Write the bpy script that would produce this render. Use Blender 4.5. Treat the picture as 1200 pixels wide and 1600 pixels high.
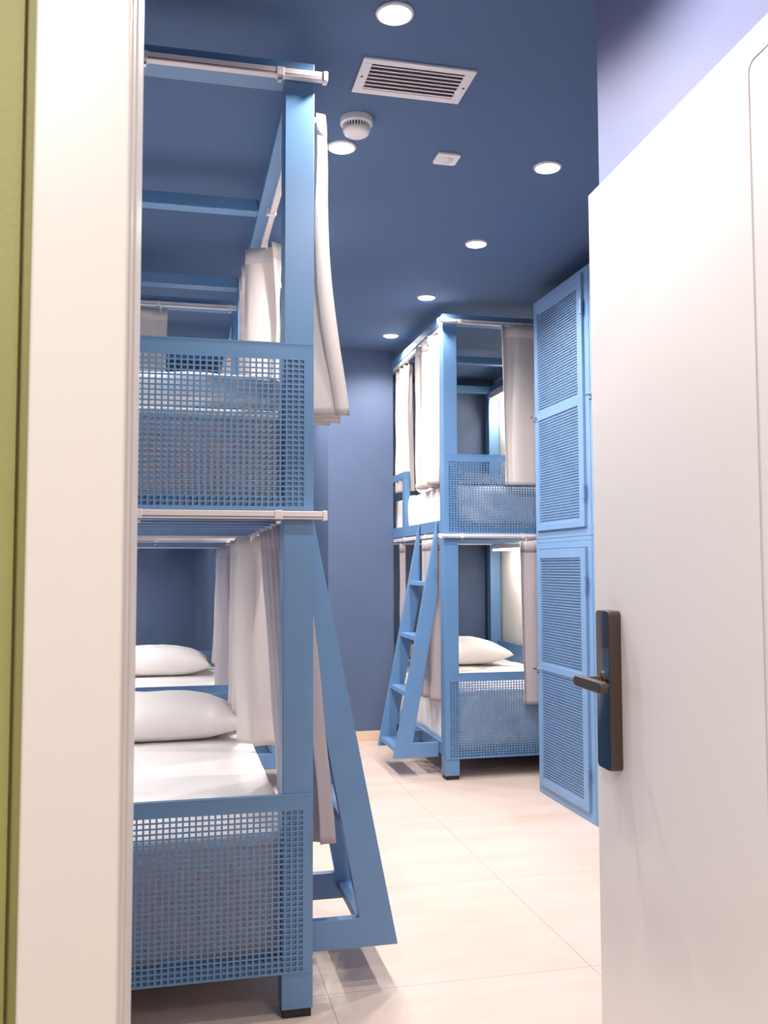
import bpy, bmesh, math, random
from mathutils import Matrix, Vector, noise

for o in list(bpy.data.objects):
    bpy.data.objects.remove(o)
scn = bpy.context.scene
COL = scn.collection
R = math.radians

# ------------------------------------------------------------------ camera
yaw, pitch, roll = R(12.9115), R(3.4623), R(0.1586)
H = 1.2
cy, sy, cp, sp = math.cos(yaw), math.sin(yaw), math.cos(pitch), math.sin(pitch)
fwd = Vector((sy * cp, cy * cp, sp))
right0 = Vector((cy, -sy, 0))
up0 = right0.cross(fwd)
right = right0 * math.cos(roll) - up0 * math.sin(roll)
up = up0 * math.cos(roll) + right0 * math.sin(roll)
cd = bpy.data.cameras.new('camera')
cam = bpy.data.objects.new('camera', cd)
COL.objects.link(cam)
cam.matrix_world = Matrix(((right.x, up.x, -fwd.x, 0), (right.y, up.y, -fwd.y, 0), (right.z, up.z, -fwd.z, H), (0, 0, 0, 1)))
cd.sensor_fit = 'AUTO'; cd.sensor_width = 36
cd.lens = 1428.88 / 1600 * 36
cd.clip_start = 0.05; cd.clip_end = 60
cd.dof.use_dof = True; cd.dof.focus_distance = 3.2; cd.dof.aperture_fstop = 11
scn.camera = cam

# ------------------------------------------------------------------ light and exposure
SPOT_W = 61.0          # each recessed downlight
CORRIDOR_W = 35.0      # each of the two corridor ceiling lamps
BUNK_W = 9.0           # a bunk lamp; the left ones are added fill
GLOW = 30.0
w = bpy.data.worlds.new('world'); scn.world = w
w.use_nodes = True
w.node_tree.nodes['Background'].inputs[0].default_value = (1, 0.97, 0.95, 1)
w.node_tree.nodes['Background'].inputs[1].default_value = 0.5
vs = scn.view_settings
vs.view_transform = 'Standard'; vs.look = 'None'; vs.gamma = 1; vs.exposure = 0.0; vs.use_curve_mapping = False

# ------------------------------------------------------------------ materials
def srgb(r, g, b):
    f = lambda c: (c / 255 / 12.92) if c / 255 <= 0.04045 else ((c / 255 + 0.055) / 1.055) ** 2.4
    return (f(r), f(g), f(b), 1)

def mat(name, col, rough=0.5, spec=0.5, metal=0.0, bump=0.0, bscale=200.0, mottle=0.0, mscale=6.0, emit=None, estr=0, sheen=0, coat=0, transl=0):
    m = bpy.data.materials.new(name); m.use_nodes = True
    nt = m.node_tree; b = nt.nodes['Principled BSDF']
    b.inputs['Base Color'].default_value = col
    b.inputs['Roughness'].default_value = rough
    b.inputs['Metallic'].default_value = metal
    b.inputs['Specular IOR Level'].default_value = spec
    if sheen: b.inputs['Sheen Weight'].default_value = sheen
    if coat: b.inputs['Coat Weight'].default_value = coat
    tc = nt.nodes.new('ShaderNodeTexCoord')
    if mottle:
        n = nt.nodes.new('ShaderNodeTexNoise'); n.inputs['Scale'].default_value = mscale; n.inputs['Detail'].default_value = 4
        nt.links.new(tc.outputs['Object'], n.inputs['Vector'])
        r = nt.nodes.new('ShaderNodeMapRange'); r.inputs[1].default_value = 0.3; r.inputs[2].default_value = 0.7
        r.inputs[3].default_value = 1 - mottle; r.inputs[4].default_value = 1 + mottle
        nt.links.new(n.outputs['Fac'], r.inputs[0])
        v = nt.nodes.new('ShaderNodeVectorMath'); v.operation = 'SCALE'; v.inputs[0].default_value = col[:3]
        nt.links.new(r.outputs[0], v.inputs['Scale'])
        nt.links.new(v.outputs[0], b.inputs['Base Color'])
    if bump:
        n2 = nt.nodes.new('ShaderNodeTexNoise'); n2.inputs['Scale'].default_value = bscale; n2.inputs['Detail'].default_value = 3
        nt.links.new(tc.outputs['Object'], n2.inputs['Vector'])
        bp = nt.nodes.new('ShaderNodeBump'); bp.inputs['Strength'].default_value = bump; bp.inputs['Distance'].default_value = 0.002
        nt.links.new(n2.outputs['Fac'], bp.inputs['Height']); nt.links.new(bp.outputs[0], b.inputs['Normal'])
    if emit:
        b.inputs['Emission Color'].default_value = emit; b.inputs['Emission Strength'].default_value = estr
    if transl:
        tr = nt.nodes.new('ShaderNodeBsdfTranslucent'); tr.inputs[0].default_value = col
        mx = nt.nodes.new('ShaderNodeMixShader'); mx.inputs[0].default_value = transl
        out = nt.nodes['Material Output']
        nt.links.new(b.outputs[0], mx.inputs[1]); nt.links.new(tr.outputs[0], mx.inputs[2]); nt.links.new(mx.outputs[0], out.inputs[0])
    return m

M = {
    'blue': mat('blue_powder_coat', (0.112, 0.248, 0.455, 1), 0.42, spec=0.85, bump=0.10, bscale=420, mottle=0.04),
    'locker': mat('blue_coat_sheen_tint', (0.175, 0.315, 0.53, 1), 0.42, spec=0.85, bump=0.10, bscale=420, mottle=0.03),  # same paint as the beds, gloss from the downlights lightened into its colour
    'wall': mat('blue_wall_paint', (0.088, 0.130, 0.232, 1), 0.6, bump=0.15, bscale=160, mottle=0.03),
    'ceil': mat('blue_ceiling_paint', (0.086, 0.146, 0.268, 1), 0.75, bump=0.1, bscale=160),
    'entry_wall': mat('pale_periwinkle_wall', (0.21, 0.235, 0.40, 1), 0.6, bump=0.1, bscale=160),  # entry wall colour set paler than the other blue walls
    'cream_wall': mat('cream_wall_paint', srgb(238, 232, 220), 0.7, bump=0.1, bscale=150),
    'green': mat('green_wall_paint', srgb(144, 140, 84), 0.6, bump=0.25, bscale=120, mottle=0.05, mscale=4),
    'frame': mat('white_frame_lacquer', srgb(215, 206, 203), 0.35),
    'door': mat('white_door_lacquer', srgb(243, 237, 234), 0.38, bump=0.03, bscale=40),
    'rod': mat('white_painted_track', srgb(232, 222, 220), 0.35),
    'rodgap': mat('track_slot_shadow_grey', srgb(120, 110, 112), 0.6),
    'cream': mat('cream_curtain_cloth', srgb(230, 222, 217), 0.85, bump=0.25, bscale=700, sheen=0.2, transl=0.22),
    'greycloth': mat('grey_curtain_cloth', srgb(186, 176, 180), 0.7, bump=0.25, bscale=700, sheen=0.3, transl=0.12),
    'sheet': mat('white_bed_linen', srgb(244, 238, 234), 0.8, bump=0.3, bscale=500, sheen=0.2),
    'mattress': mat('taupe_mattress_cloth', srgb(222, 204, 208), 0.6, bump=0.6, bscale=60),
    'rubber': mat('black_rubber', srgb(38, 28, 26), 0.6),
    'plastic': mat('white_plastic', srgb(238, 232, 230), 0.4),
    'darkslot': mat('dark_recess', srgb(70, 62, 66), 0.8),
    'chrome': mat('chrome_metal', srgb(210, 205, 200), 0.25, metal=1),
    'bronze': mat('dark_bronze_metal', srgb(92, 78, 72), 0.38, metal=0.7),
    'glass': mat('black_lock_glass', srgb(14, 18, 26), 0.07, coat=1),
    'glow': mat('lamp_glow', (1, 1, 1, 1), 0.5, emit=(1, 0.93, 0.88, 1), estr=GLOW),
    'bunkglow': mat('bunk_lamp_glow', (1, 1, 1, 1), 0.5, emit=(1, 0.95, 0.88, 1), estr=7),
    'base': mat('beige_baseboard_tile', srgb(232, 205, 180), 0.4),
    'duct': mat('vent_duct_grey', srgb(110, 104, 108), 0.8),
}

def floor_material():
    m = bpy.data.materials.new('beige_floor_tile'); m.use_nodes = True
    nt = m.node_tree; b = nt.nodes['Principled BSDF']; L = nt.links
    geo = nt.nodes.new('ShaderNodeNewGeometry')
    sep = nt.nodes.new('ShaderNodeSeparateXYZ'); L.new(geo.outputs['Position'], sep.inputs[0])
    def line(sock, off, per, wd):
        a = nt.nodes.new('ShaderNodeMath'); a.operation = 'SUBTRACT'; L.new(sock, a.inputs[0]); a.inputs[1].default_value = off - per / 2 - 20 * per
        mo = nt.nodes.new('ShaderNodeMath'); mo.operation = 'MODULO'; L.new(a.outputs[0], mo.inputs[0]); mo.inputs[1].default_value = per
        s = nt.nodes.new('ShaderNodeMath'); s.operation = 'SUBTRACT'; L.new(mo.outputs[0], s.inputs[0]); s.inputs[1].default_value = per / 2
        ab = nt.nodes.new('ShaderNodeMath'); ab.operation = 'ABSOLUTE'; L.new(s.outputs[0], ab.inputs[0])
        lt = nt.nodes.new('ShaderNodeMath'); lt.operation = 'LESS_THAN'; L.new(ab.outputs[0], lt.inputs[0]); lt.inputs[1].default_value = wd
        return lt.outputs[0]
    lx = line(sep.outputs[0], 1.235, 0.8, 0.0012); ly = line(sep.outputs[1], 3.42, 0.8, 0.0012)
    mxm = nt.nodes.new('ShaderNodeMath'); mxm.operation = 'MAXIMUM'; L.new(lx, mxm.inputs[0]); L.new(ly, mxm.inputs[1])
    n = nt.nodes.new('ShaderNodeTexNoise'); n.inputs['Scale'].default_value = 1.6; n.inputs['Detail'].default_value = 5
    mp = nt.nodes.new('ShaderNodeMapping'); mp.inputs['Scale'].default_value = (1, 3.2, 1)
    L.new(geo.outputs['Position'], mp.inputs[0]); L.new(mp.outputs[0], n.inputs['Vector'])
    ramp = nt.nodes.new('ShaderNodeValToRGB')
    ramp.color_ramp.elements[0].position = 0.3; ramp.color_ramp.elements[0].color = srgb(210, 189, 174)
    ramp.color_ramp.elements[1].position = 0.65; ramp.color_ramp.elements[1].color = srgb(219, 200, 189)
    L.new(n.outputs['Fac'], ramp.inputs[0])
    mix = nt.nodes.new('ShaderNodeMix'); mix.data_type = 'RGBA'
    L.new(mxm.outputs[0], mix.inputs[0]); L.new(ramp.outputs[0], mix.inputs[6]); mix.inputs[7].default_value = srgb(165, 146, 134)
    L.new(mix.outputs[2], b.inputs['Base Color'])
    b.inputs['Roughness'].default_value = 0.42
    return m
M['floor'] = floor_material()

# ------------------------------------------------------------------ helpers
def bm_new(): return bmesh.new()

def add_box(bm, x0, x1, y0, y1, z0, z1):
    v = [bm.verts.new(p) for p in ((x0, y0, z0), (x1, y0, z0), (x1, y1, z0), (x0, y1, z0), (x0, y0, z1), (x1, y0, z1), (x1, y1, z1), (x0, y1, z1))]
    for f in ((0, 3, 2, 1), (4, 5, 6, 7), (0, 1, 5, 4), (1, 2, 6, 5), (2, 3, 7, 6), (3, 0, 4, 7)):
        bm.faces.new([v[i] for i in f])

def box(*a):
    bm = bm_new(); add_box(bm, *a); return bm

def add_prism(bm, pts, axis, a0, a1):
    """pts = 2D outline; axis 'y': (x,z) extruded along y; axis 'x': (y,z) along x; 'z': (x,y) along z"""
    def P(p, a):
        return {'y': (p[0], a, p[1]), 'x': (a, p[0], p[1]), 'z': (p[0], p[1], a)}[axis]
    A = [bm.verts.new(P(p, a0)) for p in pts]; B = [bm.verts.new(P(p, a1)) for p in pts]
    n = len(pts)
    bm.faces.new(A); bm.faces.new(B[::-1])
    for i in range(n):
        bm.faces.new((A[i], B[i], B[(i + 1) % n], A[(i + 1) % n]))
    bmesh.ops.recalc_face_normals(bm, faces=bm.faces)

def add_lathe(bm, prof, cx, cy_, seg=40):
    rings = []
    for r, z in prof:
        rings.append([bm.verts.new((cx + r * math.cos(2 * math.pi * i / seg), cy_ + r * math.sin(2 * math.pi * i / seg), z)) for i in range(seg)])
    for a, b in zip(rings, rings[1:]):
        for i in range(seg):
            bm.faces.new((a[i], a[(i + 1) % seg], b[(i + 1) % seg], b[i]))
    if prof[0][0] > 1e-5: bm.faces.new(rings[0][::-1])
    if prof[-1][0] > 1e-5: bm.faces.new(rings[-1])
    bmesh.ops.recalc_face_normals(bm, faces=bm.faces)

def add_cyl(bm, p0, p1, r, seg=16):
    p0 = Vector(p0); p1 = Vector(p1); d = (p1 - p0).normalized()
    a = d.orthogonal().normalized(); b = d.cross(a)
    A = [bm.verts.new(p0 + r * (a * math.cos(t) + b * math.sin(t))) for t in [2 * math.pi * i / seg for i in range(seg)]]
    B = [bm.verts.new(p1 + r * (a * math.cos(t) + b * math.sin(t))) for t in [2 * math.pi * i / seg for i in range(seg)]]
    bm.faces.new(A[::-1]); bm.faces.new(B)
    for i in range(seg): bm.faces.new((A[i], A[(i + 1) % seg], B[(i + 1) % seg], B[i]))

def obj(name, bm, material, parent=None, local=False, bevel=0.0, smooth=False, origin=None, seg=2):
    me = bpy.data.meshes.new(name)
    if parent is None and origin is None:
        xs = [v.co.copy() for v in bm.verts]
        origin = Vector(((min(v.x for v in xs) + max(v.x for v in xs)) / 2, (min(v.y for v in xs) + max(v.y for v in xs)) / 2, min(v.z for v in xs)))
    if parent is None and not local:
        bmesh.ops.translate(bm, verts=bm.verts, vec=-Vector(origin))
    bm.to_mesh(me); bm.free()
    me.materials.append(material)
    if smooth:
        for p in me.polygons: p.use_smooth = True
    o = bpy.data.objects.new(name, me); COL.objects.link(o)
    if parent is None:
        if not local: o.location = origin
    else:
        o.parent = parent
        if not local:
            o.matrix_parent_inverse = Matrix.Translation(-world_loc(parent))
    if bevel:
        md = o.modifiers.new('bevel', 'BEVEL'); md.width = bevel; md.segments = seg; md.limit_method = 'ANGLE'; md.angle_limit = R(35)
    return o

def world_loc(o):
    # parts are modelled in place, so only a top-level thing has an offset of its own
    return Vector(o.location) if o.parent is None else Vector((0, 0, 0))

def empty(name, loc):
    o = bpy.data.objects.new(name, None); COL.objects.link(o); o.location = loc; o.empty_display_size = 0.1
    return o

def tag(o, label, cat, group=None, kind=None):
    o['label'] = label; o['category'] = cat
    if group: o['group'] = group
    if kind: o['kind'] = kind
    return o

def structure(name, bm, m, bevel=0.0):
    o = obj(name, bm, m, bevel=bevel); o['kind'] = 'structure'; return o

def copy_tree(o, parent=None):
    c = o.copy(); COL.objects.link(c)
    if parent is not None:
        c.parent = parent; c.matrix_parent_inverse = o.matrix_parent_inverse.copy()
    for ch in list(o.children): copy_tree(ch, c)
    return c

def perforated(axis, a0, a1, z0, z1, bl, br, bb, bt, px, pz, hx, hz, d0, d1):
    """sheet with rows of square holes. axis 'x': spans x, thickness along y; axis 'y': spans y, thickness along x.
    bl/br/bb/bt = plain borders; px,pz pitch; hx,hz hole size; d0,d1 = the two faces of the sheet"""
    nx = int((a1 - a0 - bl - br) / px); nz = int((z1 - z0 - bb - bt) / pz)
    us = [a0]
    sx = a0 + bl + ((a1 - a0 - bl - br) - nx * px) / 2
    for i in range(nx):
        c = sx + (i + 0.5) * px; us += [c - hx / 2, c + hx / 2]
    us.append(a1)
    zs = [z0]
    sz = z0 + bb + ((z1 - z0 - bb - bt) - nz * pz) / 2
    for i in range(nz):
        c = sz + (i + 0.5) * pz; zs += [c - hz / 2, c + hz / 2]
    zs.append(z1)
    bm = bm_new()
    P = (lambda u, d, z: (u, d, z)) if axis == 'x' else (lambda u, d, z: (d, u, z))
    A = [[bm.verts.new(P(u, d0, z)) for z in zs] for u in us]
    B = [[bm.verts.new(P(u, d1, z)) for z in zs] for u in us]
    n, k = len(us), len(zs)
    for i in range(n - 1):
        for j in range(k - 1):
            if i % 2 == 1 and j % 2 == 1:
                bm.faces.new((A[i][j], B[i][j], B[i + 1][j], A[i + 1][j])); bm.faces.new((A[i][j + 1], A[i + 1][j + 1], B[i + 1][j + 1], B[i][j + 1]))
                bm.faces.new((A[i][j], A[i][j + 1], B[i][j + 1], B[i][j])); bm.faces.new((A[i + 1][j], B[i + 1][j], B[i + 1][j + 1], A[i + 1][j + 1]))
            else:
                bm.faces.new((A[i][j], A[i + 1][j], A[i + 1][j + 1], A[i][j + 1]))
                bm.faces.new((B[i][j], B[i][j + 1], B[i + 1][j + 1], B[i + 1][j]))
    for i in range(n - 1):
        bm.faces.new((A[i][0], B[i][0], B[i + 1][0], A[i + 1][0])); bm.faces.new((A[i][-1], A[i + 1][-1], B[i + 1][-1], B[i][-1]))
    for j in range(k - 1):
        bm.faces.new((A[0][j], A[0][j + 1], B[0][j + 1], B[0][j])); bm.faces.new((A[-1][j], B[-1][j], B[-1][j + 1], A[-1][j + 1]))
    bmesh.ops.recalc_face_normals(bm, faces=bm.faces)
    return bm

# ------------------------------------------------------------------ the room
ZC = 2.75
structure('floor', box(-2.2, 2.75, -1.6, 7.4, -0.06, 0.0), M['floor'])
structure('ceiling', box(-2.2, 2.75, -1.6, 7.4, ZC, ZC + 0.08), M['ceil'])
structure('wall_left', box(-0.84, -0.72, 1.12, 7.4, 0, ZC), M['wall'])
structure('wall_right', box(2.585, 2.70, 2.15, 7.4, 0, ZC), M['cream_wall'])
structure('wall_back', box(-0.84, 2.75, 7.16, 7.30, 0, ZC), M['wall'])
structure('wall_column', box(1.045, 1.512, 6.30, 7.16, 0, ZC), M['wall'])
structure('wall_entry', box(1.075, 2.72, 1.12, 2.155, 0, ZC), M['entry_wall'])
bm = bm_new(); add_box(bm, -2.2, -0.09, 0.985, 1.12, 0, ZC); add_box(bm, 0.985, 2.7, 0.985, 1.12, 0, ZC); add_box(bm, -0.09, 0.985, 0.985, 1.12, 2.15, ZC)
structure('wall_front', bm, M['wall'])
bm = bm_new(); add_box(bm, -2.2, -0.156, 0.968, 0.984, 0, ZC); add_box(bm, -0.156, -0.1, 0.978, 0.984, 0, ZC); add_box(bm, 1.05, 2.7, 0.968, 0.984, 0, ZC); add_box(bm, -0.156, 1.05, 0.968, 0.984, 2.22, ZC)
structure('wall_corridor', bm, M['green'])
structure('wall_corridor_left', box(-2.2, -2.1, -1.6, 0.96, 0, ZC), M['green'])
structure('wall_corridor_right', box(2.65, 2.75, -1.6, 0.96, 0, ZC), M['cream_wall'])
structure('wall_corridor_rear', box(-2.2, 2.75, -1.7, -1.6, 0, ZC), M['cream_wall'])
structure('baseboard_column', box(1.033, 1.524, 6.288, 6.299, 0, 0.066), M['base'], bevel=0.002)
structure('baseboard_back', box(-0.72, 1.04, 7.148, 7.159, 0, 0.066), M['base'])
structure('baseboard_left', box(-0.719, -0.708, 1.13, 7.14, 0, 0.066), M['base'])

# door casing and jamb, one lacquered frame
bm = bm_new()
add_box(bm, -0.1425, -0.0497, 0.950, 0.972, 0, 2.205); add_box(bm, 0.955, 1.04, 0.950, 0.972, 0, 2.205); add_box(bm, -0.0497, 0.955, 0.950, 0.972, 2.12, 2.205)
add_box(bm, -0.088, -0.0475, 0.972, 1.165, 0, 2.15); add_box(bm, 0.945, 0.985, 0.972, 1.125, 0, 2.15); add_box(bm, -0.0475, 0.945, 0.972, 1.165, 2.115, 2.15)
add_box(bm, -0.060, -0.0446, 1.02, 1.165, 0, 2.13)
structure('trim_1', bm, M['frame'], bevel=0.003)

# ------------------------------------------------------------------ door leaf with electronic lock
door_ang = math.atan(0.0524)
LW = 0.865; LT = 0.042; DZ = 2.1
bm = bm_new(); add_box(bm, 0, LT, 0, LW, 0.008, DZ)
leaf = obj('door_1', bm, M['door'], local=True, bevel=0.0025)
# local x = thickness (0 = the face towards the opening), local y = along the leaf from its hinges
leaf.location = (0.9255, 1.142, 0); leaf.rotation_euler = (0, 0, -door_ang)
leaf['kind'] = 'structure'
# routed groove with rounded corners
bm = bm_new()
def groove_path(y0, y1, z0, z1, r):
    pts = []
    for cx_, cz_, a0 in ((y1 - r, z1 - r, 0), (y0 + r, z1 - r, 90), (y0 + r, z0 + r, 180), (y1 - r, z0 + r, 270)):
        for k in range(7):
            a = R(a0 + 15 * k); pts.append((cx_ + r * math.cos(a), cz_ + r * math.sin(a)))
    return pts
o_ = groove_path(0.05, 0.178, 0.12, 2.048, 0.02); i_ = groove_path(0.0525, 0.1755, 0.1225, 2.0455, 0.0175)
OA = [bm.verts.new((-0.0012, p[0], p[1])) for p in o_]; IA = [bm.verts.new((-0.0012, p[0], p[1])) for p in i_]
OB = [bm.verts.new((0.002, p[0], p[1])) for p in o_]; IB = [bm.verts.new((0.002, p[0], p[1])) for p in i_]
n = len(OA)
for i in range(n):
    j = (i + 1) % n
    bm.faces.new((OA[i], OA[j], IA[j], IA[i])); bm.faces.new((OB[i], IB[i], IB[j], OB[j]))
    bm.faces.new((OA[i], OB[i], OB[j], OA[j])); bm.faces.new((IA[i], IA[j], IB[j], IB[i]))
bmesh.ops.recalc_face_normals(bm, faces=bm.faces)
g = obj('door_groove', bm, mat('groove_grey', srgb(205, 195, 192), 0.6), leaf, local=True)
# lock body: bronze case with glass front
def rrect(y0, y1, z0, z1, r, seg=6):
    pts = []
    for cx_, cz_, a0 in ((y1 - r, z1 - r, 0), (y0 + r, z1 - r, 90), (y0 + r, z0 + r, 180), (y1 - r, z0 + r, 270)):
        for k in range(seg + 1):
            a = R(a0 + 90 / seg * k); pts.append((cx_ + r * math.cos(a), cz_ + r * math.sin(a)))
    return pts
ly0, ly1, lz0, lz1 = 0.722, 0.793, 0.752, 1.102
bm = bm_new(); add_prism(bm, rrect(ly0, ly1, lz0, lz1, 0.010), 'x', -0.0275, 0.0)
lock = obj('door_lock', bm, M['bronze'], leaf, local=True, bevel=0.0015)
lock['label'] = 'dark bronze electronic lock case'
bm = bm_new(); add_prism(bm, rrect(ly0 + 0.0012, ly1 - 0.0012, lz0 + 0.0012, lz1 - 0.0012, 0.009), 'x', -0.0295, -0.0272)
gp = obj('glass_panel', bm, M['glass'], lock, local=True)
sy0 = 0.757; sz0 = 0.948
bm = bm_new(); add_cyl(bm, (-0.033, sy0, sz0), (-0.029, sy0, sz0), 0.0155, 28)
obj('rosette', bm, M['bronze'], lock, local=True, bevel=0.001)
bm = bm_new(); add_cyl(bm, (-0.083, sy0, sz0), (-0.033, sy0, sz0), 0.0085, 24)
pts = []
for k in range(13): pts.append((sy0 - 0.002 + 0.012 * math.cos(R(-90 + 15 * k)), sz0 + 0.012 * math.sin(R(-90 + 15 * k))))
for k in range(13): pts.append((sy0 - 0.128 + 0.0125 * math.cos(R(90 + 15 * k)), sz0 + 0.0125 * math.sin(R(90 + 15 * k))))
add_prism(bm, pts, 'x', -0.096, -0.078)
obj('lever_handle', bm, M['bronze'], lock, local=True, bevel=0.003, seg=3)
for q, zz in enumerate((0.20, 1.05, 1.90)):
    bm = bm_new(); add_cyl(bm, (-0.006, -0.004, zz - 0.05), (-0.006, -0.004, zz + 0.05), 0.007, 14)
    obj('hinge', bm, M['chrome'], leaf, local=True)

# ------------------------------------------------------------------ ceiling fittings
def downlight(x, y, label, power=1.0):
    t = empty('downlight', (x, y, ZC - 0.012))
    bm = bm_new(); add_lathe(bm, [(0.045, ZC - 0.002), (0.045, ZC - 0.008), (0.047, ZC - 0.010), (0.053, ZC - 0.007), (0.055, ZC - 0.001)], x, y)
    obj('trim_ring', bm, M['plastic'], t, smooth=True)
    bm = bm_new(); add_lathe(bm, [(0.0001, ZC - 0.007), (0.0445, ZC - 0.007), (0.0445, ZC - 0.001), (0.0001, ZC - 0.001)], x, y)
    obj('lamp_lens', bm, M['glow'], t)
    tag(t, label, 'ceiling light', 'recessed downlights in the blue ceiling')
    ld = bpy.data.lights.new('downlight_beam', 'SPOT'); ld.energy = SPOT_W * power; ld.color = (1, 0.93, 0.885)
    ld.spot_size = R(150); ld.spot_blend = 0.7; ld.shadow_soft_size = 0.03
    lo = bpy.data.objects.new('downlight_beam', ld); COL.objects.link(lo); lo.location = (x, y, ZC - 0.03)
    return t
DL = [
    (0.585, 2.40, 'glowing downlight cut off by the top edge of the photo above the vent'),
    (0.585, 3.235, 'glowing downlight just behind the smoke detector'),
    (0.575, 4.92, 'glowing downlight seen through the gap beside the near bunk post'),
    (1.395, 3.23, 'brightest right downlight beside the entry wall corner'),
    (1.395, 4.09, 'second downlight in the right row, in front of the right bunk bed'),
    (1.395, 4.98, 'third downlight in the right row, above the corner of the right bunk bed'),
    (1.395, 5.87, 'farthest downlight in the right row, nearest the far blue wall'),
    (0.585, 4.08, 'downlight hidden behind the near bunk post and curtain'),
    (0.585, 1.55, 'downlight above the entry just inside the door'),
    (0.585, 5.78, 'downlight hidden behind the cream curtain of the nearest upper bunk'),
    (0.585, 6.62, 'downlight over the far recess at the end of the left row'),
]
for a in DL[:11]: downlight(*a, power=0.85 if a[1] < 2 else 0.78 if (a[0] > 1 and a[1] > 4.5) else 1.0)

# air vent
vent = empty('air_vent', (0.726, 2.733, ZC - 0.01))
x0, x1, y0, y1 = 0.545, 0.907, 2.631, 2.835
bm = bm_new(); zt, zb = ZC - 0.0005, ZC - 0.008
add_box(bm, x0, x1, y0, y0 + 0.026, zb, zt); add_box(bm, x0, x1, y1 - 0.026, y1, zb, zt)
add_box(bm, x0, x0 + 0.032, y0 + 0.026, y1 - 0.026, zb, zt); add_box(bm, x1 - 0.032, x1, y0 + 0.026, y1 - 0.026, zb, zt)
obj('vent_frame', bm, M['plastic'], vent, bevel=0.0015)
bm = bm_new(); add_box(bm, x0 + 0.03, x1 - 0.03, y0 + 0.024, y1 - 0.024, ZC - 0.0015, ZC - 0.0004)
obj('vent_duct', bm, M['duct'], vent)
for k in range(7):
    yy = y0 + 0.026 + 0.152 * (k + 0.55) / 7
    bm = bm_new(); add_prism(bm, [(yy - 0.005, ZC - 0.0085), (yy + 0.001, ZC - 0.0085), (yy + 0.006, ZC - 0.002), (yy + 0.002, ZC - 0.002)], 'x', x0 + 0.032, x1 - 0.032)
    obj('vent_slat', bm, M['plastic'], vent)
for xx in (x0 + 0.014, x1 - 0.014):
    bm = bm_new(); add_cyl(bm, (xx, 2.733, ZC - 0.0095), (xx, 2.733, ZC - 0.007), 0.004, 12); obj('screw', bm, M['darkslot'], vent)
tag(vent, 'white rectangular louvred air vent in the blue ceiling', 'vent')

sd = empty('smoke_detector', (0.60, 3.05, ZC))
sx, sy_ = 0.598, 3.02
bm = bm_new(); add_lathe(bm, [(0.056, ZC), (0.056, ZC - 0.022), (0.052, ZC - 0.026), (0.047, ZC - 0.027)], sx, sy_, 48); obj('detector_base', bm, M['plastic'], sd, smooth=True, bevel=0.001)
bm = bm_new(); add_lathe(bm, [(0.047, ZC - 0.027), (0.0445, ZC - 0.040)], sx, sy_, 48); obj('detector_chamber', bm, M['darkslot'], sd)
bm = bm_new()
for k in range(30):
    a = 2 * math.pi * k / 30; c, s = math.cos(a), math.sin(a)
    for r0, z0_, r1, z1_ in ((0.0475, ZC - 0.026, 0.0455, ZC - 0.041),):
        w_ = 0.0022
        ps = [(r0 * c - w_ * s, r0 * s + w_ * c, z0_), (r0 * c + w_ * s, r0 * s - w_ * c, z0_), (r1 * c + w_ * s, r1 * s - w_ * c, z1_), (r1 * c - w_ * s, r1 * s + w_ * c, z1_)]
        v = [bm.verts.new((sx + p[0] * q, sy_ + p[1] * q, p[2])) for q in (1.0, 1.05) for p in ps]
        for f in ((0, 1, 2, 3), (7, 6, 5, 4), (0, 4, 5, 1), (1, 5, 6, 2), (2, 6, 7, 3), (3, 7, 4, 0)): bm.faces.new([v[i] for i in f])
obj('detector_ribs', bm, M['plastic'], sd)
bm = bm_new(); add_lathe(bm, [(0.0465, ZC - 0.040), (0.046, ZC - 0.046), (0.042, ZC - 0.054), (0.034, ZC - 0.059), (0.0001, ZC - 0.060)], sx, sy_, 48); obj('detector_cap', bm, M['plastic'], sd, smooth=True)
tag(sd, 'round white smoke detector with dark slots on the ceiling', 'smoke detector')

cs = empty('ceiling_sensor', (0.99, 3.24, ZC))
bm = bm_new(); add_prism(bm, [(p[0], p[1]) for p in rrect(0.945, 1.035, 3.195, 3.285, 0.012)], 'z', ZC - 0.010, ZC - 0.0003); obj('sensor_plate', bm, M['plastic'], cs, bevel=0.002)
bm = bm_new(); add_lathe(bm, [(0.024, ZC - 0.010), (0.023, ZC - 0.0125), (0.0001, ZC - 0.0135)], 0.99, 3.24, 32); obj('sensor_dome', bm, M['plastic'], cs, smooth=True)
tag(cs, 'small square white sensor plate on the ceiling', 'sensor')

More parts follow.
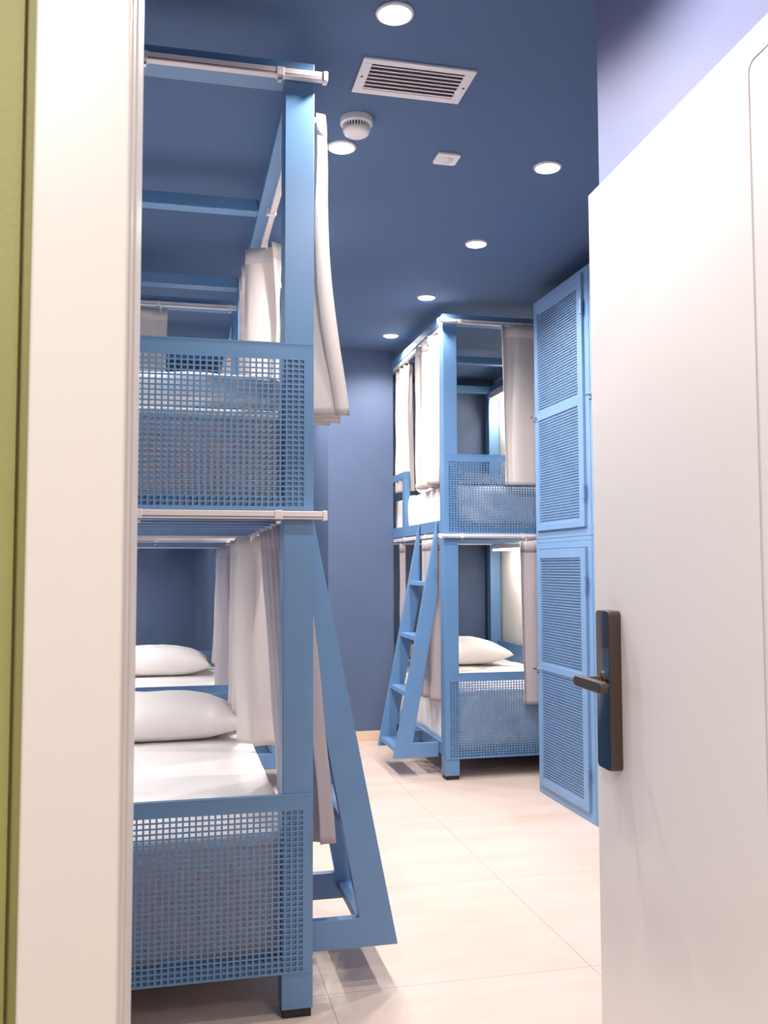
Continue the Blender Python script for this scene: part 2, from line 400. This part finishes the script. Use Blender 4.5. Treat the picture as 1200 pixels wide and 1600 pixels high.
# ------------------------------------------------------------------ bunk bed
def bunk(xa, s, Y0, W, Lb, z, label, group):
    """xa = outer x of the aisle-side posts, s = direction from the aisle to the wall, Y0 = end facing the camera"""
    T = 0.084
    t = empty('bunk_bed', (xa + s * W / 2, Y0 + Lb / 2, 0))
    tag(t, label, 'bunk bed', group)
    X = lambda d: xa + s * d
    def bx(d0, d1, *r):
        a, b = sorted((X(d0), X(d1))); return (a, b) + r
    top, ut, ub, lt, lb = z['top'], z['ut'], z['ub'], z['lt'], z['lb']
    Y1 = Y0 + Lb
    # posts
    for d in (0, W - T):
        for yy in (Y0 + 0.002, Y1 - T):
            p = obj('post', box(*bx(d, d + T, yy, yy + T - 0.002, 0.022, top - 0.052)), M['blue'], t, bevel=0.0025)
            f = obj('rubber_foot', box(*bx(d + 0.004, d + T - 0.004, yy + 0.003, yy + T - 0.006, 0.0, 0.024)), M['rubber'], p, bevel=0.002)
    # top frame
    for yy in (Y0, Y1 - 0.07):
        obj('top_end_rail', box(*bx(0, W, yy, yy + 0.07, top - 0.055, top)), M['blue'], t, bevel=0.0025)
    for d in (0, W - 0.07):
        obj('top_side_rail', box(*bx(d, d + 0.07, Y0 + 0.0705, Y1 - 0.0705, top - 0.05, top - 0.001)), M['blue'], t, bevel=0.0025)
    ym = Y0 + Lb / 2
    obj('top_cross_bar', box(*bx(0.071, W - 0.071, ym - 0.03, ym + 0.03, top - 0.05, top - 0.002)), M['blue'], t, bevel=0.0025)
    # bunk frames
    for (zb, zt) in ((ub, ut), (lb, lt)):
        for d in (0.005, W - 0.045):
            obj('side_rail', box(*bx(d, d + 0.04, Y0 + T, Y1 - T, zb + 0.012, zb + 0.08)), M['blue'], t, bevel=0.002)
        for yy in (Y0 + 0.006, Y1 - 0.046):
            obj('end_rail', box(*bx(T, W - T, yy, yy + 0.04, zb + 0.002, zb + 0.036)), M['blue'], t, bevel=0.002)
        bm = bm_new()
        k = 0
        yy = Y0 + 0.14
        while yy < Y1 - 0.12:
            add_box(bm, *bx(0.045, W - 0.045, yy, yy + 0.05, zb - 0.010, zb + 0.018)); yy += 0.20
        obj('slats', bm, M['blue'], t)
        # end panels of perforated sheet
        for yy, dirn in ((Y0, -1), (Y1, 1)):
            a, b = sorted((X(0.003), X(W - 0.003)))
            dd0, dd1 = (yy - 0.003, yy) if dirn < 0 else (yy, yy + 0.003)
            if dirn < 0 or z.get('farpanel', True):
                pn = obj('end_panel', perforated('x', a, b, zb, zt, 0.017, 0.017, 0.003, 0.036, 0.0168, 0.0142, 0.0117, 0.0100, dd0, dd1), M['blue'], t)
                obj('panel_lip', box(a, b, min(dd0, dd1) - (0 if dirn > 0 else 0.001), max(dd0, dd1) + (0.014 if dirn < 0 else 0), zt - 0.001, zt + 0.003), M['blue'], pn)
    # wall-side board at each mattress
    for zb in (ub, lb):
        obj('wall_side_board', box(*bx(W - 0.028, W - 0.006, Y0 + T, Y1 - T, zb + 0.30, zb + 0.50)), M['blue'], t, bevel=0.002)
    # guard rail on the upper bunk
    yg = Y0 + 0.93
    gpost = obj('guard_rail', box(*bx(0.006, 0.040, yg, yg + 0.075, ub + 0.0805, ut - 0.05)), M['blue'], t, bevel=0.002)
    obj('guard_bar', box(*bx(0.006, 0.040, yg, Y1 - T - 0.001, ut - 0.049, ut - 0.004)), M['blue'], gpost, bevel=0.002)
    # curtain tracks
    for zz, yo in ((top - 0.035, 0.024), (ub - 0.014, 0.024)):
        zz = zz - 0.012 if zz > 2 else zz
        a, b = (xa + 0.022 * -s), X(W)
        a, b = sorted((a, b))
        tr = obj('curtain_track', box(a, b, Y0 - 0.028, Y0 - 0.004, zz - 0.011, zz + 0.011), M['rod'], t, bevel=0.002)
        gs = obj('track_slot', box(a + 0.002, b - 0.002, Y0 - 0.0285, Y0 - 0.0275, zz - 0.007, zz - 0.004), M['rodgap'], tr)
        ec = obj('end_cap', box(*(sorted((xa + 0.034 * -s, xa + 0.020 * -s)) + [Y0 - 0.031, Y0 - 0.001, zz - 0.015, zz + 0.013])), M['rod'], tr, bevel=0.003)
        for d in (0.10, 0.47, 0.95):
            cx_ = X(d)
            obj('track_clip', box(cx_ - 0.011, cx_ + 0.011, Y0 - 0.0295, Y0 + 0.001, zz - 0.012, zz + 0.0125), M['rod'], tr, bevel=0.002)
            obj('screw_tab', box(cx_ - 0.007, cx_ + 0.007, Y0 - 0.022, Y0 - 0.006, zz - 0.024, zz - 0.015), M['chrome'], tr, bevel=0.002)
    for zz in (top - 0.062, ub - 0.005):
        tr = obj('curtain_track', box(*bx(0.008, 0.030, Y0 + T + 0.003, Y1 - T - 0.003, zz - 0.011, zz + 0.011)), M['rod'], t, bevel=0.002)
        for yy in (Y0 + 0.42, Y0 + 0.95, Y0 + 1.5):
            obj('track_clip', box(*bx(0.005, 0.042, yy, yy + 0.022, zz - 0.014, zz + 0.016)), M['rod'], tr, bevel=0.002)
    # inner lower end track (far end)
    obj('curtain_track', box(*bx(0.03, W - T, Y1 - 0.12, Y1 - 0.098, ub - 0.016, ub + 0.002)), M['rod'], t, bevel=0.002)
    # ladder: two stringers, feet bars and treads
    lzb, lzt = z['lz'], ub + 0.045
    fx = -0.268                  # outer foot offset towards the aisle
    lad = None
    for yy in (Y0 + 0.135, Y0 + 0.535):
        bm = bm_new()
        # leaning board with its level foot piece running back to the frame
        sl = (-0.001 - fx - 0.098) / (lzt - 0.40 - lzb)
        pts = [(X(fx), lzb), (X(-0.001), lzb), (X(-0.001), lzb + 0.083), (X(fx + 0.098 + sl * 0.083), lzb + 0.083), (X(-0.001), lzt - 0.40), (X(-0.001), lzt + 0.03)]
        add_prism(bm, pts, 'y', yy, yy + 0.03)
        sname = 'ladder' if lad is None else 'ladder_stringer'
        st = obj(sname, bm, M['blue'], t if lad is None else lad, bevel=0.002)
        if lad is None: lad = st
    ya, yb = Y0 + 0.165, Y0 + 0.535
    for q in range(4):
        zt_ = lzb + 0.055 + q * 0.318
        ox = fx - (fx) * (zt_ - lzb) / (lzt + 0.03 - lzb)
        bm = bm_new()
        add_prism(bm, [(X(ox + 0.006), zt_), (X(ox + 0.094), zt_), (X(ox + 0.094), zt_ - 0.024), (X(ox + 0.001), zt_ - 0.024)], 'y', ya, yb)
        obj('ladder_tread', bm, M['blue'], lad, bevel=0.0015)
    return t

ZN = dict(top=2.633, ut=1.820, ub=1.357, lt=0.585, lb=0.118, lz=0.112)
ZR = dict(top=2.672, ut=1.850, ub=1.393, lt=0.593, lb=0.115, lz=0.105)
near = bunk(0.375, -1, 2.505, 1.06, 2.055, ZN, 'nearest blue metal bunk bed, cut off by the white door frame on the left', 'blue steel bunk beds')
second = copy_tree(near)
second.location = near.location + Vector((0, 2.385, 0))
second['label'] = 'far left blue bunk bed, seen through and behind the nearest bunk bed'
bunk(1.505, 1, 5.026, 1.06, 2.055, ZR, 'blue metal bunk bed at the far right beside the lockers', 'blue steel bunk beds')

# ------------------------------------------------------------------ mattresses, linen
def soft_box(x0, x1, y0, y1, z0, z1, nx=30, ny=44, nz=8, r=0.035, amp=0.003, seed=0, scale=6, sag=0.0):
    """rounded slab with slight unevenness"""
    bm = bm_new()
    bmesh.ops.create_cube(bm, size=1)
    bmesh.ops.subdivide_edges(bm, edges=[e for e in bm.edges if abs((e.verts[0].co - e.verts[1].co).x) > 0.5], cuts=nx, use_grid_fill=True)
    bmesh.ops.subdivide_edges(bm, edges=[e for e in bm.edges if abs((e.verts[0].co - e.verts[1].co).y) > 0.5], cuts=ny, use_grid_fill=True)
    bmesh.ops.subdivide_edges(bm, edges=[e for e in bm.edges if abs((e.verts[0].co - e.verts[1].co).z) > 0.5], cuts=nz, use_grid_fill=True)
    cx_, cy2, cz = (x0 + x1) / 2, (y0 + y1) / 2, (z0 + z1) / 2
    hx, hy, hz = (x1 - x0) / 2, (y1 - y0) / 2, (z1 - z0) / 2
    for v in bm.verts:
        p = Vector((v.co.x * 2 * hx, v.co.y * 2 * hy, v.co.z * 2 * hz))
        q = Vector((max(-hx + r, min(hx - r, p.x)), max(-hy + r, min(hy - r, p.y)), max(-hz + r, min(hz - r, p.z))))
        d = p - q
        if d.length > 1e-6: p = q + d.normalized() * r if d.length > r else p
        nn = noise.noise(Vector((p.x * scale + seed, p.y * scale, p.z * scale))) * amp
        dn = d.normalized() if d.length > 1e-6 else Vector((0, 0, 1))
        p += dn * nn
        v.co = p + Vector((cx_, cy2, cz))
    return bm

def mattress(x0, x1, y0, y1, z0, z1, label, sheet_drop=0.035, side=None, crumple=0.004):
    m = obj('mattress', soft_box(x0, x1, y0, y1, z0, z1 - 0.006, amp=0.002), M['mattress'], smooth=True)
    tag(m, label, 'mattress', 'mattresses on the bunk beds')
    # fitted sheet: closed skin over the top, folded a little down the sides
    g_ = 0.005 + crumple
    bm = soft_box(x0 - g_, x1 + g_, y0 - g_, y1 + g_, z1 - sheet_drop, z1, nz=4, r=0.022, amp=crumple, seed=x0 * 7 + z0, scale=5)
    zl = Vector((0, 0, 0))
    o = obj('bed_sheet', bm, M['sheet'], m, smooth=True)
    return m

def pillow(cx_, cy2, z0, hw, hd, th, label, rot=0.0, tilt=0.0, seed=0):
    bm = bm_new(); N = 36
    grid = {}
    for sgn in (1, -1):
        for i in range(N + 1):
            for j in range(N + 1):
                u = -1 + 2 * i / N; v = -1 + 2 * j / N
                edge = i in (0, N) or j in (0, N)
                if sgn < 0 and edge: grid[(sgn, i, j)] = grid[(1, i, j)]; continue
                # pincushion outline: edges curve in, corners stay pointed
                x = hw * u * (1 - 0.10 * (1 - v * v)); y = hd * v * (1 - 0.07 * (1 - u * u))
                f = ((1 - abs(u) ** 2.6) * (1 - abs(v) ** 2.6))
                t = th * 0.5 * max(f, 0) ** 0.5
                nz = noise.noise(Vector((u * 1.8 + seed, v * 1.8, sgn * 3))) * 0.012 * f + noise.noise(Vector((u * 6 + seed, v * 4, sgn))) * 0.003
                zz = sgn * t * (1.15 if sgn > 0 else 0.85) + nz
                if edge: zz = nz * 0.2 - th * 0.16 * 0 
                grid[(sgn, i, j)] = bm.verts.new((x, y, zz))
    for sgn in (1, -1):
        for i in range(N):
            for j in range(N):
                q = [grid[(sgn, i, j)], grid[(sgn, i + 1, j)], grid[(sgn, i + 1, j + 1)], grid[(sgn, i, j + 1)]]
                if sgn < 0: q.reverse()
                try: bm.faces.new(q)
                except ValueError: pass
    zmin = min(v.co.z for v in bm.verts)
    for v in bm.verts:     # flattened where it rests
        if v.co.z < zmin * 0.72: v.co.z = zmin * 0.72 + (v.co.z - zmin * 0.72) * 0.15
    zmin = min(v.co.z for v in bm.verts)
    mt = Matrix.Translation((cx_, cy2, z0 - zmin + 0.001)) @ Matrix.Rotation(rot, 4, 'Z')
    bmesh.ops.transform(bm, matrix=mt, verts=bm.verts)
    o = obj('pillow', bm, M['sheet'], smooth=True)
    # piped seam around the edge is part of the case
    return tag(o, label, 'pillow', 'white pillows on the lower bunks')

# near bunk
mattress(-0.63, 0.318, 2.555, 4.50, 0.136, 0.475, 'white-sheeted mattress on the lower bunk of the nearest bed')
mattress(-0.63, 0.318, 2.555, 4.50, 1.376, 1.640, 'taupe mattress on the upper bunk of the nearest bed, behind its perforated panel')
mattress(-0.63, 0.318, 4.95, 6.88, 0.136, 0.475, 'white-sheeted mattress on the lower bunk of the far left bed')
mattress(-0.63, 0.318, 4.95, 6.88, 1.376, 1.640, 'mattress on the upper bunk of the far left bed')
mattress(1.565, 2.50, 5.085, 7.00, 0.134, 0.485, 'mattress on the lower bunk of the right bed, with its pillow', sheet_drop=0.33, crumple=0.018)
mattress(1.565, 2.50, 5.085, 7.00, 1.412, 1.68, 'mattress on the upper bunk of the right bed', sheet_drop=0.25, crumple=0.018)
pillow(-0.075, 4.13, 0.476, 0.375, 0.25, 0.20, 'plump white pillow on the nearest lower bunk', rot=0.0, seed=1)
pillow(-0.13, 6.52, 0.476, 0.385, 0.27, 0.21, 'white pillow on the far left lower bunk, behind the nearest pillow', seed=4)
pillow(2.03, 6.50, 0.496, 0.36, 0.25, 0.21, 'white pillow on the lower bunk of the right bed', rot=0.06, seed=8)

def duvet(x0, x1, y0, y1, z0, z1, label, seed, drape=None, amp=0.02):
    bm = soft_box(x0, x1, y0, y1, z0, z1, nx=60, ny=50, nz=14, r=0.045, amp=amp, seed=seed, scale=5)
    for v in bm.verts:
        n1 = noise.noise(Vector((v.co.x * 9 + seed, v.co.y * 3, v.co.z * 9)))
        v.co.y += 0.012 * n1; v.co.z += 0.012 * noise.noise(Vector((v.co.x * 4, v.co.y * 9 + seed, 0))) * (1 if v.co.z > (z0 + z1) / 2 else 0)
        if v.co.z < z0 + 0.002: v.co.z = z0 + 0.002
    o = obj('duvet', bm, M['sheet'], smooth=True)
    return tag(o, label, 'duvet')
duvet(-0.62, 0.30, 2.60, 3.25, 1.650, 1.758, 'white duvet folded on the nearest upper bunk behind the panel', 3)
duvet(1.575, 1.98, 5.12, 5.95, 1.692, 1.755, 'rumpled white duvet on the upper bunk of the right bed', 9)

# ------------------------------------------------------------------ curtains
def cloth(axis, c, s0, s1, zt, zb, n, a0, a1, seed, back=0.35, thick=0.0018, nv=40, lean=0.0, flare=0.0, drift=0.0, rows=None):
    """pleated cloth; axis = direction of the track, c = cross coordinate, s0..s1 along the track"""
    bm = bm_new(); nu = max(int(n * 14), 24)
    G = []
    rv = rows or [k / nv for k in range(nv + 1)]
    for v in rv:
        row = []
        for i in range(nu + 1):
            u = i / nu
            ph = 2 * math.pi * n * u
            e = a0 + (a1 - a0) * v ** 0.8
            wob = noise.noise(Vector((u * n * 1.1 + seed, v * 1.4, seed)))
            wob2 = noise.noise(Vector((u * n * 2.3 + seed * 3, v * 4.0, 5)))
            off = e * (math.sin(ph + 0.5 * wob) + 0.28 * math.sin(2 * ph + seed) + 0.35 * wob * v) + 0.005 * wob2
            s = s0 + (s1 - s0) * u + back * (s1 - s0) / max(n, 1) * 0.5 * math.cos(ph + 0.4) * (0.4 + 0.6 * v) + lean * v + flare * (u - 0.5) * v
            z = zt + (zb - zt) * v + (0.012 * noise.noise(Vector((u * n + seed, 2, 2))) if v > 0.97 else 0)
            off += drift * v
            row.append(bm.verts.new((c + off, s, z) if axis == 'y' else (s, c + off, z)))
        G.append(row)
    for a, b in zip(G, G[1:]):
        for i in range(nu): bm.faces.new((a[i], a[i + 1], b[i + 1], b[i]))
    return bm

def curtain(axis, c, s0, s1, zt, zb, n, a0, a1, seed, m, label, hooks=True, **kw):
    o = obj('curtain', cloth(axis, c, s0, s1, zt, zb, n, a0, a1, seed, **kw), M[m], smooth=True)
    md = o.modifiers.new('thickness', 'SOLIDIFY'); md.thickness = 0.002; md.offset = 0
    tag(o, label, 'curtain', 'privacy curtains on the bunk beds')
    H_ = zt - zb
    hb = obj('header_tape', cloth(axis, c, s0, s1, zt, zb, n, a0, a1, seed, **dict(kw, rows=[0.0, 0.03 / H_, 0.065 / H_])), M[m], o, smooth=True)
    md = hb.modifiers.new('thickness', 'SOLIDIFY'); md.thickness = 0.0055; md.offset = 0
    if hooks:
        for k in range(int(n) + 1):
            u = (k + 0.25) / max(n, 1)
            if u > 1: continue
            s = s0 + (s1 - s0) * u
            off = a0 * 0.5
            p = (c, s) if axis == 'y' else (s, c)
            bm = bm_new(); add_cyl(bm, (p[0], p[1], zt - 0.02), (p[0], p[1], zt + 0.012), 0.0022, 8)
            add_box(bm, p[0] - 0.004, p[0] + 0.004, p[1] - 0.004, p[1] + 0.004, zt + 0.008, zt + 0.014)
            obj('curtain_hook', bm, M['plastic'], o)
    return o

# nearest bed (aisle side track at x 0.356)
curtain('y', 0.385, 2.61, 2.85, 2.545, 1.645, 3.5, 0.045, 0.075, 1, 'cream', 'long cream curtain gathered right of the nearest post, upper bunk', back=0.3, drift=0.02)
curtain('y', 0.362, 3.70, 4.34, 2.545, 1.63, 3.5, 0.066, 0.066, 2, 'cream', 'cream curtain at the far end of the nearest upper bunk')
curtain('y', 0.330, 2.60, 3.28, 1.325, 0.415, 5.0, 0.032, 0.045, 3, 'greycloth', 'grey curtain gathered beside the nearest post, lower bunk', back=0.3, drift=0.085)
curtain('y', 0.320, 3.62, 4.40, 1.325, 0.50, 3.0, 0.070, 0.080, 4, 'cream', 'cream curtain beside the pillow on the nearest lower bunk')
# far left bed
curtain('y', 0.335, 5.9, 6.75, 1.325, 0.52, 3.5, 0.045, 0.075, 5, 'cream', 'cream curtain at the far end of the far left lower bunk')
curtain('y', 0.310, 5.15, 5.85, 1.325, 0.43, 3.5, 0.045, 0.055, 6, 'greycloth', 'grey curtain halfway along the far left lower bunk')
curtain('y', 0.345, 5.45, 6.4, 2.545, 1.70, 4, 0.045, 0.06, 7, 'cream', 'cream curtain along the far left upper bunk')
curtain('x', 4.865, -0.52, -0.035, 2.56, 1.66, 2.5, 0.012, 0.016, 8, 'cream', 'flat cream curtain on the end of the far left upper bunk')
# right bed
curtain('y', 1.520, 5.13, 5.62, 2.585, 1.69, 3.5, 0.040, 0.045, 9, 'cream', 'cream curtain gathered at the near corner of the right upper bunk')
curtain('y', 1.545, 5.95, 6.28, 2.585, 1.72, 3, 0.022, 0.03, 10, 'cream', 'cream curtain at the far end of the right upper bunk')
curtain('x', 4.985, 1.835, 2.30, 2.61, 1.675, 2.2, 0.012, 0.020, 11, 'cream', 'pale curtain on the end of the right upper bunk beside the locker')
curtain('x', 4.985, 1.935, 2.35, 1.35, 0.41, 2.0, 0.012, 0.018, 12, 'greycloth', 'grey curtain on the end of the right lower bunk beside the locker')
curtain('y', 1.520, 5.125, 5.46, 1.365, 0.42, 3.0, 0.025, 0.040, 13, 'greycloth', 'grey curtain at the near corner of the right lower bunk behind the ladder')
curtain('y', 1.535, 6.06, 6.20, 1.365, 0.45, 1.5, 0.012, 0.016, 14, 'greycloth', 'curtain at the far end of the right lower bunk')

# ------------------------------------------------------------------ bunk lamps
def bunk_lamp(x1, ya, yb, z0, z1, label, group='lamps on the wall above the right bunks', watts=BUNK_W, tilt=0.0):
    t = empty('bunk_lamp', (x1, (ya + yb) / 2, z0))
    obj('lamp_box', box(x1 - 0.08, x1, ya, yb, z0 + 0.012, z1), M['plastic'], t, bevel=0.003)
    obj('lamp_diffuser', box(x1 - 0.076, x1 - 0.004, ya + 0.005, yb - 0.005, z0, z0 + 0.0115), M['bunkglow'], t)
    tag(t, label, 'lamp', group)
    ld = bpy.data.lights.new('bunk_lamp_light', 'AREA'); ld.shape = 'RECTANGLE'; ld.size = 0.07; ld.size_y = yb - ya; ld.energy = watts; ld.color = (1, 0.95, 0.90)
    lo = bpy.data.objects.new('bunk_lamp_light', ld); COL.objects.link(lo); lo.location = (x1 - 0.04, (ya + yb) / 2, z0 - 0.012); lo.rotation_euler = (0, tilt, 0)
bunk_lamp(2.553, 6.40, 6.95, 2.545, 2.612, 'lamp glowing above the upper bunk of the right bed', tilt=R(-45), watts=11)
bunk_lamp(2.47, 5.60, 6.70, 1.325, 1.365, 'lamp glowing above the lower bunk of the right bed', tilt=R(-45), watts=11)

GL = 'unseen fill lamps added above the left bunks'  # no lamps visible here; added to lift the light inside the left bunks
bunk_lamp(-0.637, 2.75, 4.25, 1.315, 1.350, 'unseen lamp added to fill the nearest lower bunk with light', GL, watts=12)
bunk_lamp(-0.60, 5.2, 6.85, 1.315, 1.350, 'unseen lamp added to light the far left lower bunk', GL, watts=14)
bunk_lamp(-0.637, 2.8, 4.2, 2.30, 2.345, 'unseen lamp added to fill the nearest upper bunk with light', GL)
bunk_lamp(-0.637, 5.2, 6.6, 2.30, 2.345, 'unseen lamp added to fill the far left upper bunk with light', GL)

# ------------------------------------------------------------------ lockers
def locker(y0, y1, z0, z1, doorz, pans, latch_z, label):
    XF = 1.921; XB = 2.575
    t = empty('locker', ((XF + XB) / 2, (y0 + y1) / 2, z0))
    tag(t, label, 'locker', 'blue perforated steel lockers')
    bm = bm_new()
    add_box(bm, XF, XB, y0, y0 + 0.012, z0, z1); add_box(bm, XF, XB, y1 - 0.012, y1, z0, z1)
    add_box(bm, XB - 0.012, XB, y0 + 0.012, y1 - 0.012, z0, z1)
    add_box(bm, XF, XB - 0.012, y0 + 0.012, y1 - 0.012, z0, z0 + 0.02); add_box(bm, XF, XB - 0.012, y0 + 0.012, y1 - 0.012, z1 - 0.02, z1)
    # front frame
    d0, d1 = doorz; a, b = y0 + 0.052, y1 - 0.034
    add_box(bm, XF + 0.001, XF + 0.03, y0 + 0.012, a - 0.003, z0 + 0.02, z1 - 0.02); add_box(bm, XF + 0.001, XF + 0.03, b + 0.003, y1 - 0.012, z0 + 0.02, z1 - 0.02)
    add_box(bm, XF + 0.001, XF + 0.03, a - 0.003, b + 0.003, z0 + 0.02, d0 - 0.003); add_box(bm, XF + 0.001, XF + 0.03, a - 0.003, b + 0.003, d1 + 0.003, z1 - 0.02)
    obj('cabinet_body', bm, M['locker'], t, bevel=0.0015)
    bm = bm_new()
    pa, pb = a + 0.055, b - 0.038
    XD = XF - 0.012
    add_box(bm, XD, XF + 0.008, a, pa, d0, d1); add_box(bm, XD, XF + 0.008, pb, b, d0, d1)
    zs = [d0] + [q for p in pans for q in p] + [d1]
    for k in range(0, len(zs), 2):
        add_box(bm, XD, XF + 0.008, pa, pb, zs[k], zs[k + 1])
    dr = obj('locker_door', bm, M['locker'], t, bevel=0.0015)
    for p in pans:
        obj('perforated_panel', perforated('y', pa - 0.004, pb + 0.004, p[0] - 0.004, p[1] + 0.004, 0.008, 0.008, 0.008, 0.008, 0.0168, 0.0142, 0.0121, 0.0104, XF - 0.006, XF - 0.005), M['locker'], dr)
    for zz in (d0 + 0.17, d1 - 0.17):
        bm = bm_new(); add_cyl(bm, (XF - 0.016, a - 0.006, zz - 0.035), (XF - 0.016, a - 0.006, zz + 0.035), 0.008, 14)
        add_box(bm, XF - 0.0135, XF - 0.0115, a - 0.002, a + 0.022, zz - 0.03, zz + 0.03)
        obj('hinge', bm, M['locker'], dr)
    bm = bm_new(); add_cyl(bm, (XD - 0.014, b - 0.010, latch_z), (XD, b - 0.010, latch_z), 0.010, 18)
    add_box(bm, XD - 0.020, XD - 0.014, b - 0.022, b + 0.022, latch_z - 0.006, latch_z + 0.006)
    obj('latch', bm, M['chrome'], dr, bevel=0.001)
    bm = bm_new(); add_cyl(bm, (XF + 0.01, b + 0.012, latch_z - 0.02), (XF - 0.014, b + 0.012, latch_z - 0.02), 0.006, 12)
    obj('padlock_loop', bm, M['chrome'], dr)
    return t
LOW = (0.0, 1.348, (0.048, 1.292), ((0.085, 0.655), (0.69, 1.245)), 0.655)
UPP = (1.350, 2.652, (1.392, 2.628), ((1.425, 1.985), (2.03, 2.575)), 2.012)
for (ya, yb, wl, wu) in ((3.99, 4.668, 'full-height lower blue locker standing beside the right bunk bed', 'upper blue locker stacked beside the right bunk bed'),
                         (3.305, 3.985, 'lower blue locker mostly hidden behind the white door', 'upper blue locker mostly hidden behind the white door')):
    locker(ya, yb, *LOW, wl); locker(ya, yb, *UPP, wu)

# ------------------------------------------------------------------ corridor lamps behind the camera
for x, y, where, cw in ((-0.45, -0.35, 'green', 1.45), (1.3, -0.35, 'cream', 0.55)):
    t = empty('corridor_lamp', (x, y, ZC))
    bm = bm_new(); add_lathe(bm, [(0.17, ZC), (0.17, ZC - 0.03), (0.155, ZC - 0.04), (0.0001, ZC - 0.04)], x, y); obj('lamp_housing', bm, M['plastic'], t, smooth=True)
    bm = bm_new(); add_lathe(bm, [(0.15, ZC - 0.041), (0.14, ZC - 0.05), (0.0001, ZC - 0.052)], x, y); obj('lamp_diffuser', bm, M['bunkglow'], t, smooth=True)
    tag(t, 'round white corridor ceiling lamp nearer the %s corridor wall' % where, 'ceiling light', 'corridor ceiling lamps')
    ld = bpy.data.lights.new('corridor_light', 'AREA'); ld.shape = 'DISK'; ld.size = 0.3; ld.energy = CORRIDOR_W * cw; ld.color = (1, 0.97, 0.96)
    lo = bpy.data.objects.new('corridor_light', ld); COL.objects.link(lo); lo.location = (x, y, ZC - 0.06)
